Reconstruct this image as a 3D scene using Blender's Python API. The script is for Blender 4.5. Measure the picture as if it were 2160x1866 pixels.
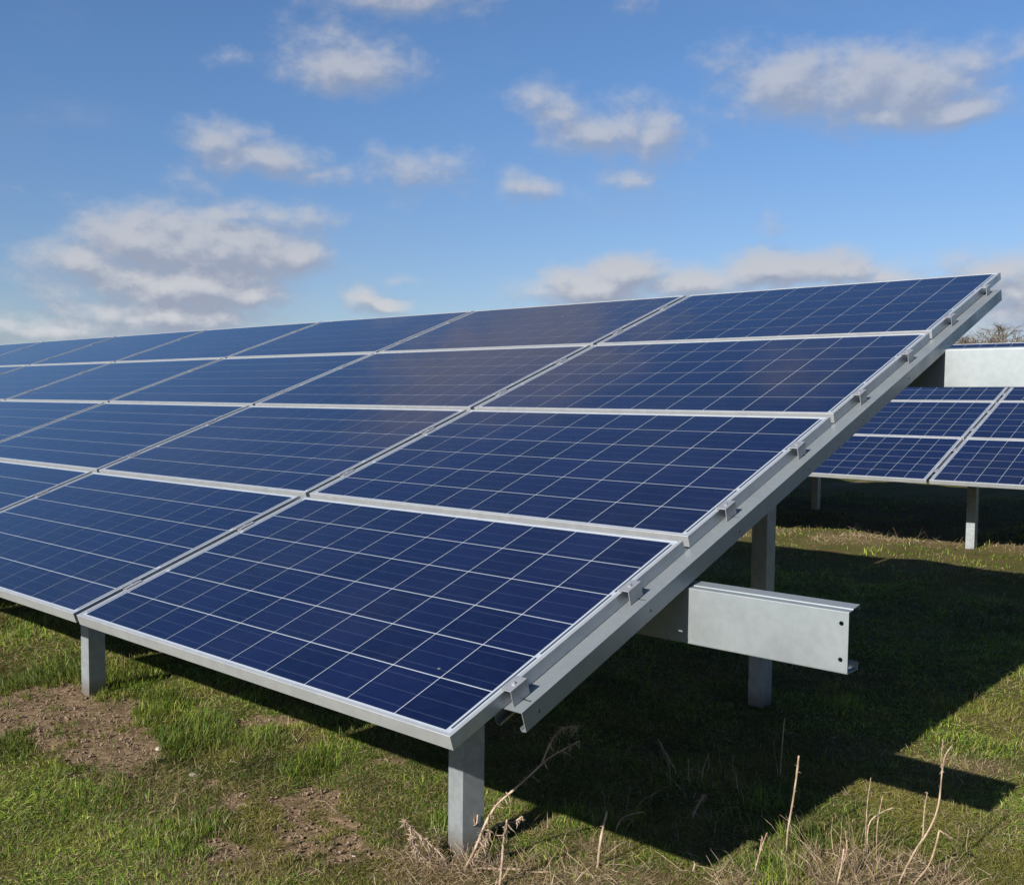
import bpy, bmesh, math, random
import numpy as np
from mathutils import Vector, Matrix, noise
from math import radians as R, sin, cos, pi, tan

for o in list(bpy.data.objects): bpy.data.objects.remove(o)
S = bpy.context.scene; COL = S.collection
random.seed(7); RNG = np.random.default_rng(7)

# ---------------------------------------------------------------- camera
YAW, PITCH, ROLL = -0.7528, -0.0609, 0.0070
cam = bpy.data.cameras.new('camera'); camo = bpy.data.objects.new('camera', cam); COL.objects.link(camo)
f_ = Vector((sin(YAW)*cos(PITCH), cos(YAW)*cos(PITCH), sin(PITCH)))
r0 = Vector((cos(YAW), -sin(YAW), 0)); u0 = r0.cross(f_)
rr = cos(ROLL)*r0+sin(ROLL)*u0; uu = -sin(ROLL)*r0+cos(ROLL)*u0
M = Matrix((( rr.x, uu.x, -f_.x), (rr.y, uu.y, -f_.y), (rr.z, uu.z, -f_.z))).to_4x4()
M.translation = (1.4540, -1.5253, 0.7252); camo.matrix_world = M
cam.sensor_width = 36; cam.lens = 36*2121.3/2160
cam.shift_x = (1080-971.06)/2160; cam.shift_y = (965.4-933)/2160
cam.clip_start = 0.05; cam.clip_end = 3000
S.camera = camo
CAM = Vector(M.translation)

# ---------------------------------------------------------------- colour management
S.view_settings.view_transform = 'Standard'; S.view_settings.look = 'None'
S.view_settings.gamma = 1; S.view_settings.exposure = 1.0; S.view_settings.use_curve_mapping = False
S.cycles.max_bounces = 6; S.cycles.transparent_max_bounces = 8

# ---------------------------------------------------------------- node helpers
class NT:
    def __init__(s, tree): s.t = tree; s.n = tree.nodes; s.l = tree.links
    def node(s, typ, **kw):
        n = s.n.new(typ)
        for k, v in kw.items():
            setattr(n, k, v)
        return n
    def put(s, sock, v):
        if v is None: return
        if isinstance(v, bpy.types.NodeSocket): s.l.new(v, sock)
        else: sock.default_value = v
    def m(s, op, a, b=None, c=None, clamp=False):
        n = s.node('ShaderNodeMath', operation=op, use_clamp=clamp)
        s.put(n.inputs[0], a); s.put(n.inputs[1], b); s.put(n.inputs[2], c); return n.outputs[0]
    def vm(s, op, a, b=None, c=None, out=0):
        n = s.node('ShaderNodeVectorMath', operation=op)
        s.put(n.inputs[0], a); s.put(n.inputs[1], b)
        if c is not None: s.put(n.inputs[2], c)
        return n.outputs['Value'] if op in ('LENGTH', 'DOT_PRODUCT', 'DISTANCE') else n.outputs[0]
    def mix(s, fac, a, b, blend='MIX'):
        n = s.node('ShaderNodeMix', data_type='RGBA', blend_type=blend)
        s.put(n.inputs[0], fac); s.put(n.inputs[6], a); s.put(n.inputs[7], b); return n.outputs[2]
    def noise(s, vec, scale, detail=4, rough=.55, dist=0, out=0):
        n = s.node('ShaderNodeTexNoise'); s.put(n.inputs['Vector'], vec)
        n.inputs['Scale'].default_value = scale; n.inputs['Detail'].default_value = detail
        n.inputs['Roughness'].default_value = rough; n.inputs['Distortion'].default_value = dist
        return n.outputs[out]
    def smooth(s, v, a, b, lo=0., hi=1.):
        n = s.node('ShaderNodeMapRange', interpolation_type='SMOOTHSTEP'); s.put(n.inputs[0], v)
        n.inputs[1].default_value = a; n.inputs[2].default_value = b
        n.inputs[3].default_value = lo; n.inputs[4].default_value = hi; return n.outputs[0]
    def lin(s, v, a, b, lo=0., hi=1.):
        n = s.node('ShaderNodeMapRange'); s.put(n.inputs[0], v)
        n.inputs[1].default_value = a; n.inputs[2].default_value = b
        n.inputs[3].default_value = lo; n.inputs[4].default_value = hi; return n.outputs[0]
    def xyz(s, x, y, z):
        n = s.node('ShaderNodeCombineXYZ'); s.put(n.inputs[0], x); s.put(n.inputs[1], y); s.put(n.inputs[2], z); return n.outputs[0]
    def sep(s, v):
        n = s.node('ShaderNodeSeparateXYZ'); s.put(n.inputs[0], v); return n.outputs

# ---------------------------------------------------------------- sky with fair weather clouds
W_ = bpy.data.worlds.new('World'); S.world = W_; W_.use_nodes = True
t = NT(W_.node_tree)
for n in list(t.n): t.n.remove(n)
SUN_EL = 30.0
sky = t.node('ShaderNodeTexSky'); sky.sky_type = 'NISHITA'; sky.sun_disc = False
sky.sun_elevation = R(SUN_EL); sky.sun_rotation = R(180); sky.altitude = 50
sky.air_density = 1.0; sky.dust_density = 0.4; sky.ozone_density = 1.6
tc = t.node('ShaderNodeTexCoord')
d = t.vm('NORMALIZE', tc.outputs['Generated'])
dx, dy, dz = t.sep(d)
az = t.m('MULTIPLY', t.m('ARCTAN2', dx, dy), 180/pi)
el = t.m('MULTIPLY', t.m('ARCSINE', dz), 180/pi)
CLOUDS = [(-49.37, 17.38, 2.88, 0.99, 0.85), (-50.41, 18.64, 2.47, 1.04, 0.5), (-55.13, 17.79, 1.14, 0.37, 0.22), (-56.7, 13.47, 1.51, 1.01, 0.8), (-54.25, 12.78, 2.44, 0.69, 0.8), (-50.99, 12.03, 2.88, 0.5, 0.42), (-57.66, 11.84, 0.75, 0.61, 0.3), (-45.77, 12.21, 2.66, 0.9, 0.62), (-43.53, 11.81, 1.33, 0.45, 0.3), (-60.27, 8.26, 3.18, 1.49, 1.0), (-63.82, 7.04, 2.11, 0.83, 0.9), (-56.39, 7.63, 4.06, 1.47, 1.05), (-52.77, 7.63, 2.34, 0.98, 0.9), (-59.01, 5.94, 4.97, 1.57, 1.05), (-55.08, 5.68, 2.31, 0.77, 0.95), (-55.72, 9.49, 3.31, 0.6, 0.6), (-53.05, 9.6, 2.33, 0.66, 0.55), (-59.03, 4.24, 4.48, 1.17, 0.95), (-65.29, 3.4, 2.08, 0.64, 0.9), (-67.65, 3.39, 1.12, 0.97, 0.6), (-48.44, 5.41, 1.06, 0.66, 0.7), (-47.42, 4.95, 1.6, 0.47, 0.8), (-46.71, 6.56, 1.6, 0.26, 0.3), (-46.23, 21.2, 3.94, 0.76, 0.7), (-33.81, 20.78, 0.77, 0.56, 0.35), (-39.33, 15.98, 1.19, 0.72, 0.5), (-37.74, 15.12, 1.58, 1.02, 0.6), (-35.9, 14.47, 2.35, 1.02, 0.75), (-34.34, 14.67, 1.55, 1.16, 0.7), (-32.35, 14.24, 1.53, 1.11, 0.85), (-39.52, 11.66, 1.59, 0.65, 0.65), (-33.9, 11.73, 1.55, 0.8, 0.4), (-25.16, 16.16, 2.86, 1.42, 0.85), (-22.08, 15.78, 3.22, 1.49, 0.95), (-19.14, 15.26, 2.64, 1.46, 0.95), (-17.42, 14.48, 1.93, 0.71, 0.9), (-20.44, 14.28, 4.05, 0.73, 0.85), (-16.6, 16.55, 1.9, 0.77, 0.7), (-14.94, 16.47, 1.23, 0.46, 0.55), (-28.35, 17.31, 1.23, 0.92, 0.3), (-28.53, 15.59, 1.48, 0.7, 0.3), (-33.69, 6.78, 2.08, 0.88, 1.05), (-35.46, 6.15, 3.15, 0.99, 1.0), (-30.71, 6.3, 3.06, 0.87, 0.95), (-26.17, 6.88, 2.81, 0.85, 1.0), (-23.02, 6.78, 2.59, 0.74, 0.9), (-20.6, 6.35, 2.05, 0.53, 0.7), (-15.48, 6.38, 1.88, 1.05, 0.75), (-14.37, 5.36, 1.64, 1.39, 0.8), (-15.41, 4.35, 2.51, 1.06, 0.6), (-38.42, 5.9, 2.13, 0.52, 0.5), (-26.16, 9.48, 0.73, 0.61, 0.22)]
CLOUDS += [(-47, 25.8, 7, 2.2, 1.0), (-43, 28.5, 5, 1.4, .8), (-53, 26.5, 4, 1.3, .6), (-30, 33, 3, 1.2, .5), (8, 22, 9, 2.5, .8), (-95, 9, 14, 2.2, .8), (-112, 22, 9, 3, .8),
  (30, 12, 12, 2, .8), (60, 26, 14, 4, .8), (150, 14, 18, 3, .7), (5, 7, 10, 1.6, .8)]
def cloud_field(daz, de):
    """density of the cloud cover at (azimuth, elevation) shifted by daz, de degrees"""
    e2 = t.m('ADD', el, de); a2 = t.m('ADD', az, daz)
    q = t.xyz(a2, e2, 0.)
    # stretched noise in the sky's own coordinates
    qn = t.vm('MULTIPLY', q, (0.17, 0.25, 0.))
    warp = t.noise(qn, 1.6, 3, .5, out=1)
    qw = t.vm('ADD', q, t.vm('MULTIPLY', t.vm('SUBTRACT', warp, (.5, .5, .5)), (3.2, 1.5, 0)))
    fbm = t.noise(t.vm('ADD', qn, (3.1, 7.7, 1.3)), 2.7, 9, .57)
    big = None
    for (ca, ce, ra, re, s_) in CLOUDS:
        v = t.vm('MULTIPLY_ADD', qw, (1/ra, 1/re, 0), (-ca/ra, -ce/re, 0))
        l = t.vm('LENGTH', v)
        b = t.m('MULTIPLY_ADD', l, -.56*s_, s_*1.02)
        big = b if big is None else t.m('SMOOTH_MAX', big, b, .12)
    dens = t.m('ADD', big, t.m('MULTIPLY', t.m('SUBTRACT', fbm, .5), 1.15))
    return dens, fbm
D0, F0 = cloud_field(0, 0)
D1, _ = cloud_field(-.35, .75)          # a little nearer the light: the tops are thinner there
dens = t.smooth(D0, -.06, .74)
lit = t.m('SUBTRACT', D0, D1)
lit = t.smooth(lit, -.25, .38)
veil = t.m('MULTIPLY', t.smooth(t.noise(t.vm('MULTIPLY', t.xyz(az, el, 0.), (.05, .12, 0)), 1.3, 5, .6), .52, .85), .22)
ccol = t.mix(lit, (0.54, 0.61, 0.79, 1), (0.88, 0.91, 1.00, 1))
far = t.smooth(el, 2., 9., 1., 0.)
ccol = t.mix(t.m('MULTIPLY', far, .45), ccol, t.mix(lit, (0.58, 0.64, 0.79, 1), (1.32, 1.32, 1.32, 1)))
high = t.smooth(el, 19.5, 24.)
ccol = t.mix(t.m('MULTIPLY', high, .8), ccol, (0.50, 0.48, 0.54, 1))
skycol = t.mix(1.0, sky.outputs[0], t.mix(t.smooth(el, 1., 20.), (.74, .81, 1.02, 1), (.71, .95, 1.24, 1)), 'MULTIPLY')
ccol_s = t.vm('MULTIPLY', ccol, (6.0, 6.0, 6.0))
cov = t.m('MINIMUM', t.m('MAXIMUM', t.m('MULTIPLY', dens, t.smooth(el, 5., 14., .97, .80)), veil), 1.)
cov = t.m('MULTIPLY', cov, t.smooth(el, -1., 1.5))
col = t.mix(cov, skycol, ccol_s)
bg = t.node('ShaderNodeBackground'); t.put(bg.inputs[0], col); bg.inputs[1].default_value = 0.05
wo = t.node('ShaderNodeOutputWorld'); t.l.new(bg.outputs[0], wo.inputs[0])
W_.cycles.sampling_method = 'MANUAL'; W_.cycles.sample_map_resolution = 1024

# ---------------------------------------------------------------- sun: due south, 30 degrees up
sun = bpy.data.lights.new('sun', 'SUN'); suno = bpy.data.objects.new('sun', sun); COL.objects.link(suno)
sun.energy = 5.0; sun.angle = R(.53); sun.color = (1.0, .95, .86)
suno.rotation_euler = Vector((0, cos(R(SUN_EL)), -sin(R(SUN_EL)))).to_track_quat('-Z', 'Y').to_euler()
suno.location = (0, -20, 15)

# ---------------------------------------------------------------- object helpers
def tag(o, label=None, cat=None, group=None, kind=None):
    for k, v in (('label', label), ('category', cat), ('group', group), ('kind', kind)):
        if v: o[k] = v
    return o
def empty(name, loc=(0, 0, 0), rot=None, parent=None):
    o = bpy.data.objects.new(name, None); COL.objects.link(o); o.location = loc
    if rot is not None: o.rotation_euler = rot
    if parent: o.parent = parent
    o.empty_display_size = .1
    return o
def link(name, me, mat=None, parent=None, loc=(0, 0, 0)):
    o = bpy.data.objects.new(name, me); COL.objects.link(o); o.location = loc
    if mat is not None and len(me.materials) == 0: me.materials.append(mat)
    if parent: o.parent = parent
    return o
def mesh(name, verts, faces, smooth=False):
    me = bpy.data.meshes.new(name); me.from_pydata([tuple(v) for v in verts], [], faces); me.update()
    if smooth:
        for p in me.polygons: p.use_smooth = True
    return me
class MB:
    def __init__(s): s.v = []; s.f = []
    def add(s, v, f):
        n = len(s.v); s.v += [tuple(a) for a in v]; s.f += [tuple(i+n for i in q) for q in f]
    def box(s, x0, x1, y0, y1, z0, z1):
        s.add([(x0,y0,z0),(x1,y0,z0),(x1,y1,z0),(x0,y1,z0),(x0,y0,z1),(x1,y0,z1),(x1,y1,z1),(x0,y1,z1)],
              [(0,3,2,1),(4,5,6,7),(0,1,5,4),(1,2,6,5),(2,3,7,6),(3,0,4,7)])
    def cyl(s, c, ax, r, h, n=10):
        ax = Vector(ax).normalized(); a = ax.orthogonal().normalized(); b = ax.cross(a); c = Vector(c)
        v = [c+a*cos(2*pi*i/n)*r+b*sin(2*pi*i/n)*r for i in range(n)]; v += [p+ax*h for p in v]
        s.add(v, [tuple(range(n))[::-1], tuple(range(n, 2*n))]+[(i,(i+1)%n,n+(i+1)%n,n+i) for i in range(n)])
    def sheet(s, pts, th, a0, a1, axis):
        """folded sheet metal: open 2-D profile pts (p,q), thickness th, extruded from a0 to a1 along axis;
        axis 0: (a,p,q); axis 1: (p,a,q); axis 2: (p,q,a)"""
        P2 = [Vector(p) for p in pts]; n = len(P2); L = []; Rr = []
        for i in range(n):
            ds = []
            if i > 0: ds.append((P2[i]-P2[i-1]).normalized())
            if i < n-1: ds.append((P2[i+1]-P2[i]).normalized())
            nn = [Vector((-q.y, q.x)) for q in ds]
            m = sum(nn, Vector((0, 0))).normalized(); k = 1/max(.35, m.dot(nn[0]))
            L.append(P2[i]+m*th*.5*k); Rr.append(P2[i]-m*th*.5*k)
        ring = L+Rr[::-1]; N = len(ring)
        def mk(p, a): return ((a, p.x, p.y), (p.x, a, p.y), (p.x, p.y, a))[axis]
        v = [mk(p, a0) for p in ring]+[mk(p, a1) for p in ring]
        f = [(i, (i+1) % N, N+(i+1) % N, N+i) for i in range(N)]
        for i in range(n-1):
            q = (i, i+1, N-2-i, N-1-i); f.append(q[::-1]); f.append(tuple(N+j for j in q))
        s.add(v, f)
    def mesh(s, name, smooth=False, bevel=0):
        me = mesh(name, s.v, s.f, smooth)
        bm = bmesh.new(); bm.from_mesh(me); bmesh.ops.recalc_face_normals(bm, faces=bm.faces)
        if bevel:
            bmesh.ops.bevel(bm, geom=[e for e in bm.edges if e.is_manifold and e.calc_face_angle(0) > .6], offset=bevel, segments=1, affect='EDGES')
        bm.to_mesh(me); bm.free(); return me
    def obj(s, name, mat, parent=None, **k): return link(name, s.mesh(name, **k), mat, parent)

# ---------------------------------------------------------------- materials
def material(name):
    m = bpy.data.materials.new(name); m.use_nodes = True
    k = NT(m.node_tree); b = k.n['Principled BSDF']; return m, k, b
def galv(name, c1, c2, metallic=.55, rough=.42, spangle=60, streak=True, dirt=.25):
    m, k, b = material(name)
    tcn = k.node('ShaderNodeTexCoord'); P_ = tcn.outputs['Object']
    oi = k.node('ShaderNodeObjectInfo')
    P2 = k.vm('ADD', P_, k.vm('MULTIPLY', k.xyz(oi.outputs['Random'], oi.outputs['Random'], 0.), (11, 7, 0)))
    n1 = k.noise(P2, spangle, 3, .6); n2 = k.noise(P2, 5, 4, .6)
    c = k.mix(k.smooth(n1, .35, .65), c1+(1,), c2+(1,))
    c = k.mix(k.m('MULTIPLY', k.smooth(n2, .5, .75), dirt), c, (.13, .11, .085, 1))
    if streak:
        n3 = k.noise(k.vm('MULTIPLY', P2, (40, 40, 1.5)), 1., 3, .6)
        c = k.mix(k.m('MULTIPLY', k.smooth(n3, .55, .8), .12), c, (.26, .28, .285, 1))
    if 'post' in name:                                              # mud splashed on the foot
        gz_ = k.sep(k.node('ShaderNodeNewGeometry').outputs['Position'])[2]
        c = k.mix(k.m('MULTIPLY', k.smooth(k.m('ADD', gz_, k.m('MULTIPLY', n2, -.12)), -.72, -.64, 1., 0.), .65), c, (.12, .085, .055, 1))
    k.put(b.inputs['Base Color'], c); b.inputs['Metallic'].default_value = metallic
    k.put(b.inputs['Roughness'], k.lin(n2, .3, .7, rough-.07, rough+.1))
    bp = k.node('ShaderNodeBump'); bp.inputs['Strength'].default_value = .12; bp.inputs['Distance'].default_value = .002
    k.put(bp.inputs['Height'], n2); k.l.new(bp.outputs[0], b.inputs['Normal'])
    return m
M_STEEL = galv('galvanised_steel', (.225, .250, .264), (.242, .267, .281), .52, .42, 45, True, .05)
M_POST = galv('weathered_galvanised_post', (.235, .260, .278), (.280, .305, .322), .48, .42, 35, True, .25)
M_ALU = galv('anodised_aluminium', (.400, .412, .422), (.440, .452, .462), .58, .38, 25, False, .12)
M_CLAMP = galv('cast_aluminium_clamp', (.320, .325, .345), (.355, .360, .380), .60, .38, 60, False, .1)
m, k, b = material('painted_hole_shade'); b.inputs['Base Color'].default_value = (.06, .06, .06, 1); b.inputs['Metallic'].default_value = .6; b.inputs['Roughness'].default_value = .5; M_HOLE_DARK = m  # dark colour painting the shade inside the rail's bolt holes

def glassy(k, b, bump=True):
    b.inputs['Coat Weight'].default_value = 1.; b.inputs['Coat IOR'].default_value = 1.36
    b.inputs['Coat Roughness'].default_value = .07
    b.inputs['Specular IOR Level'].default_value = .15
# polycrystalline cell under glass
m, k, b = material('blue_silicon_cell_under_glass')
tcn = k.node('ShaderNodeTexCoord'); P_ = tcn.outputs['Object']; oi = k.node('ShaderNodeObjectInfo'); rnd = oi.outputs['Random']
off = k.vm('MULTIPLY', k.xyz(rnd, rnd, rnd), (37, 53, 11))
geo = k.node('ShaderNodeNewGeometry')
vor = k.node('ShaderNodeTexVoronoi'); k.put(vor.inputs['Vector'], k.vm('ADD', P_, off)); vor.inputs['Scale'].default_value = 55
cr = k.sep(vor.outputs['Color'])[0]
base = k.mix(rnd, (.0008, .0016, .0165, 1), (.0018, .0036, .0270, 1))
base = k.mix(k.m('MULTIPLY', cr, .40), base, (.0022, .0075, .034, 1))
px, py, pz = k.sep(P_)
# three pale bus bars along the cell and fine fingers across it
bb = k.m('ABSOLUTE', k.m('SUBTRACT', k.m('FRACT', k.m('ADD', k.m('DIVIDE', py, .158/3), .5)), .5))   # 0 at bar centre
bar = k.smooth(bb, .010, .022, 1., 0.)
big_dirt = k.smooth(k.noise(geo.outputs['Position'], 1.3, 4, .6), .45, .8)
fine = k.smooth(k.noise(k.vm('MULTIPLY', geo.outputs['Position'], (30, 30, 30)), 1., 4, .7), .55, .8)
base = k.mix(k.m('MULTIPLY', bar, .22), base, (.10, .12, .18, 1))
base = k.mix(k.m('MULTIPLY', big_dirt, .022), base, (.22, .20, .18, 1))
base = k.mix(k.m('MULTIPLY', fine, .012), base, (.3, .28, .25, 1))
vd = k.node('ShaderNodeTexVoronoi'); k.put(vd.inputs['Vector'], geo.outputs['Position']); vd.inputs['Scale'].default_value = 3.2
spot = k.m('MULTIPLY', k.m('LESS_THAN', k.m('ADD', vd.outputs['Distance'], k.m('MULTIPLY', k.noise(geo.outputs['Position'], 60, 2, .5), .03)), .029), k.m('GREATER_THAN', k.sep(vd.outputs['Color'])[1], .62))
base = k.mix(k.m('MULTIPLY', spot, .35), base, (.25, .25, .23, 1))          # a few dried droppings
k.put(b.inputs['Base Color'], base); b.inputs['Roughness'].default_value = .38; glassy(k, b)
k.put(b.inputs['Coat Roughness'], k.lin(big_dirt, 0, 1, .04, .12))
M_CELL = m
m, k, b = material('white_backsheet_under_glass')
b.inputs['Base Color'].default_value = (.27, .30, .34, 1); b.inputs['Roughness'].default_value = .5; glassy(k, b); M_BACK = m
m, k, b = material('tinned_ribbon_under_glass')
b.inputs['Base Color'].default_value = (.05, .06, .08, 1); b.inputs['Roughness'].default_value = .4; b.inputs['Metallic'].default_value = .5; glassy(k, b); M_RIB = m

# ---------------------------------------------------------------- terrain
def sstep(x, a, b):
    q = np.clip((x-a)/(b-a), 0, 1); return q*q*(3-2*q)
def vnoise(x, y, s, seed=0):
    """cheap smooth value noise, vectorised"""
    x = np.asarray(x)*s+seed*17.3; y = np.asarray(y)*s+seed*5.1
    xi = np.floor(x); yi = np.floor(y); fx = x-xi; fy = y-yi
    fx = fx*fx*(3-2*fx); fy = fy*fy*(3-2*fy)
    def h(a, b):
        q = np.sin(a*127.1+b*311.7+seed*74.7)*43758.5453; return q-np.floor(q)
    return (h(xi, yi)*(1-fx)+h(xi+1, yi)*fx)*(1-fy)+(h(xi, yi+1)*(1-fx)+h(xi+1, yi+1)*fx)*fy-.5
def fbm(x, y, s, o=4, seed=0):
    r = 0; a = 1
    for i in range(o): r = r+a*vnoise(x, y, s*2**i, seed+i); a *= .5
    return r
SOIL = [(-2.613, 0.494, 0.203, 0.323, 1.0), (-2.93, 0.367, 0.229, 0.325, 1.0), (-3.014, 0.58, 0.175, 0.23, 1.0), (-2.229, 0.38, 0.168, 0.251, 1.0), (-2.053, 0.405, 0.109, 0.166, 1.0), (-2.71, 0.678, 0.127, 0.135, 0.9), (-3.073, 0.322, 0.127, 0.32, 0.9), (-2.019, 0.233, 0.07, 0.128, 0.7), (-1.268, 0.596, 0.123, 0.137, 1.2), (-1.0, 0.462, 0.136, 0.153, 1.3), (-1.456, 0.413, 0.065, 0.086, 0.7), (-0.888, 0.409, 0.109, 0.1, 1.1), (-1.158, 0.433, 0.077, 0.095, 0.6), (-1.134, 0.215, 0.088, 0.122, 0.9), (-2.075, 1.021, 0.143, 0.079, 0.8), (-1.345, 1.095, 0.11, 0.078, 0.5), (-1.663, 0.451, 0.06, 0.085, 0.6), (-1.539, 0.509, 0.051, 0.092, 0.5), (-0.87, 0.47, 0.088, 0.085, 0.6)]
STRAW = [(-0.47, 0.599, 0.278, 0.153, 1.0), (-0.29, 0.773, 0.223, 0.122, 0.9), (-0.119, 0.938, 0.168, 0.076, 0.6), (0.335, 1.375, 0.169, 0.166, 1.0), (0.517, 1.551, 0.113, 0.154, 0.7), (0.103, 1.092, 0.083, 0.091, 0.8), (-0.6, 0.973, 0.094, 0.075, 0.5), (-0.699, 0.591, 0.088, 0.1, 0.6), (0.325, 2.58, 0.147, 0.144, 0.4), (-0.329, 0.994, 0.089, 0.085, 0.6), (-1.704, 0.23, 0.198, 0.281, 0.3), (-1.794, 0.958, 0.155, 0.118, 0.4), (-0.968, 0.119, 0.276, 0.156, 0.35), (-2.319, 7.991, 0.555, 0.321, 0.6), (-1.602, 8.291, 0.27, 0.277, 0.6), (-1.006, 8.292, 0.173, 0.328, 0.8), (-3.21, 8.039, 0.295, 0.316, 0.5)]
TUFTS = [(-3.349, 0.692, 0.186, 0.384, 1.0), (-3.117, 0.92, 0.163, 0.327, 0.9), (-2.589, 0.797, 0.149, 0.227, 0.9), (-2.148, 0.693, 0.156, 0.255, 1.0), (-1.516, 0.79, 0.107, 0.153, 0.8), (-1.877, 0.878, 0.116, 0.149, 0.6), (-0.925, 0.328, 0.065, 0.098, 0.9), (-2.564, 0.207, 0.115, 0.191, 0.7), (-4.325, 0.978, 0.191, 0.399, 0.7), (-2.077, 0.244, 0.106, 0.132, 0.5), (-0.574, 0.757, 0.059, 0.102, 0.8), (-0.79, 0.789, 0.047, 0.075, 0.8), (0.139, 1.228, 0.085, 0.08, 0.8), (0.123, 1.524, 0.076, 0.094, 0.6), (-1.746, 0.076, 0.193, 0.271, 0.4), (-1.349, 0.198, 0.183, 0.236, 0.3)]
RX, RY = cos(YAW), -sin(YAW)
def blobs(x, y, L, soft=1.0):
    r = np.zeros_like(x)
    for (cx, cy, ra, rb, s_) in L:
        a = ((x-cx)*RX+(y-cy)*RY)/ra; b_ = (-(x-cx)*RY+(y-cy)*RX)/rb
        r = np.maximum(r, s_*np.clip(1.35-np.sqrt(a*a+b_*b_), 0, 1)/.6)
    return np.clip(r, 0, 1)
def soil_mask(x, y):
    x = np.asarray(x, float); y = np.asarray(y, float)
    near = (np.abs(x) < 9) & (np.abs(y) < 12)
    wx = x+.10*fbm(x, y, 9, 3, 5); wy = y+.10*fbm(x, y, 9, 3, 9)
    m = blobs(wx, wy, SOIL)+.9*fbm(x, y, 22, 3, 3)*1.0
    g = sstep(fbm(x, y, 2.1, 4, 21)+.55*fbm(x, y, 14, 2, 22), .52, .82)*.75      # small bare spots everywhere
    return np.clip(np.maximum(sstep(m, .30, 1.0), g), 0, 1)
def straw_mask(x, y):
    wx = x+.10*fbm(x, y, 8, 3, 31); wy = y+.10*fbm(x, y, 8, 3, 32)
    return np.clip(blobs(wx, wy, STRAW)+.55*fbm(x, y, 2.6, 4, 35)+.08, 0, 1)
def tuft_mask(x, y):
    wx = x+.08*fbm(x, y, 9, 3, 41); wy = y+.08*fbm(x, y, 9, 3, 42)
    return np.clip(blobs(wx, wy, TUFTS)+.8*sstep(fbm(x, y, 3.3, 3, 44), .22, .6), 0, 1)
def ground_z(x, y):
    x = np.asarray(x, float); y = np.asarray(y, float)
    z = -.68+.035*sstep(y, 4.5, 7.2)+.045*sstep(y, 6.8, 8.8)+.03*sstep(y, 8.8, 10.5)+.07*sstep(y, 11, 30)
    near = 1-sstep(np.abs(y-1), 14, 30)
    z = z+near*(.012*fbm(x, y, 1.6, 3, 1)+.085*sstep(y, 5.2, 6.6)*fbm(x, y, 1.35, 3, 2))
    z = z+.008*near*fbm(x, y, 9, 2, 4)
    far = sstep(np.hypot(x, y), 30, 160)
    z = z+far*(1.2*fbm(x, y, .012, 3, 6))
    return z
def axis_lines(a, b, step, lo, hi, g=1.13):
    c = list(np.arange(a, b+1e-6, step)); s_ = step; q = c[-1]
    while q < hi: s_ *= g; q += s_; c.append(q)
    s_ = step; q = c[0]; L = []
    while q > lo: s_ *= g; q -= s_; L.append(q)
    return np.array(L[::-1]+c)
xs = axis_lines(-5.2, 1.6, .022, -900, 900); ys = axis_lines(-.9, 3.2, .022, -500, 1200, 1.09)
X, Y = np.meshgrid(xs, ys); Z = ground_z(X, Y)
sm = soil_mask(X, Y); nearm = (np.abs(X+2) < 6) & (np.abs(Y-2) < 6)
clod = np.where(nearm, .011*np.abs(fbm(X, Y, 34, 3, 51))*1.6+.007*fbm(X, Y, 14, 2, 52), 0)
Z = Z+sm*clod-.010*sm*nearm
nx, ny = len(xs), len(ys)
me = bpy.data.meshes.new('ground'); co = np.stack([X.ravel(), Y.ravel(), Z.ravel()], 1)
idx = np.arange(nx*ny).reshape(ny, nx)
q = np.stack([idx[:-1, :-1], idx[:-1, 1:], idx[1:, 1:], idx[1:, :-1]], -1).reshape(-1, 4)
me.vertices.add(len(co)); me.vertices.foreach_set('co', co.ravel().astype('f'))
me.loops.add(q.size); me.loops.foreach_set('vertex_index', q.ravel().astype('i'))
me.polygons.add(len(q)); me.polygons.foreach_set('loop_start', np.arange(0, q.size, 4, dtype='i')); me.polygons.foreach_set('loop_total', np.full(len(q), 4, 'i'))
me.polygons.foreach_set('use_smooth', np.ones(len(q), bool)); me.update(calc_edges=True)
at = me.attributes.new('soil', 'FLOAT', 'POINT'); at.data.foreach_set('value', sm.ravel().astype('f'))
at = me.attributes.new('straw', 'FLOAT', 'POINT'); at.data.foreach_set('value', straw_mask(X, Y).ravel().astype('f'))
m, k, b = material('field_soil_and_turf')
geo = k.node('ShaderNodeNewGeometry'); P_ = geo.outputs['Position']
a1 = k.node('ShaderNodeAttribute', attribute_name='soil'); a2 = k.node('ShaderNodeAttribute', attribute_name='straw')
n1 = k.noise(P_, 45, 5, .65); n2 = k.noise(P_, 5, 5, .6); n3 = k.noise(P_, 160, 3, .6); n4 = k.noise(P_, .35, 5, .6)
soilc = k.mix(k.smooth(n1, .35, .68), (.088, .058, .036, 1), (.190, .136, .088, 1))
soilc = k.mix(k.m('MULTIPLY', k.smooth(n3, .5, .75), .5), soilc, (.235, .172, .118, 1))
turf = k.mix(k.smooth(n1, .35, .65), (.034, .038, .010, 1), (.066, .064, .019, 1))
turf = k.mix(k.smooth(n2, .4, .7), turf, (.072, .054, .024, 1))
turf = k.mix(k.m('MULTIPLY', a2.outputs['Fac'], .7), turf, (.125, .090, .050, 1))
dist = k.vm('LENGTH', P_)
fart = k.mix(k.smooth(n4, .35, .65), (.045, .068, .014, 1), (.07, .084, .024, 1))
turf = k.mix(k.smooth(dist, 14., 22.), turf, fart)
c = k.mix(a1.outputs['Fac'], turf, soilc)
k.put(b.inputs['Base Color'], c); b.inputs['Roughness'].default_value = .95; b.inputs['Specular IOR Level'].default_value = .05
bp = k.node('ShaderNodeBump'); bp.inputs['Strength'].default_value = .8; bp.inputs['Distance'].default_value = .006
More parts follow.
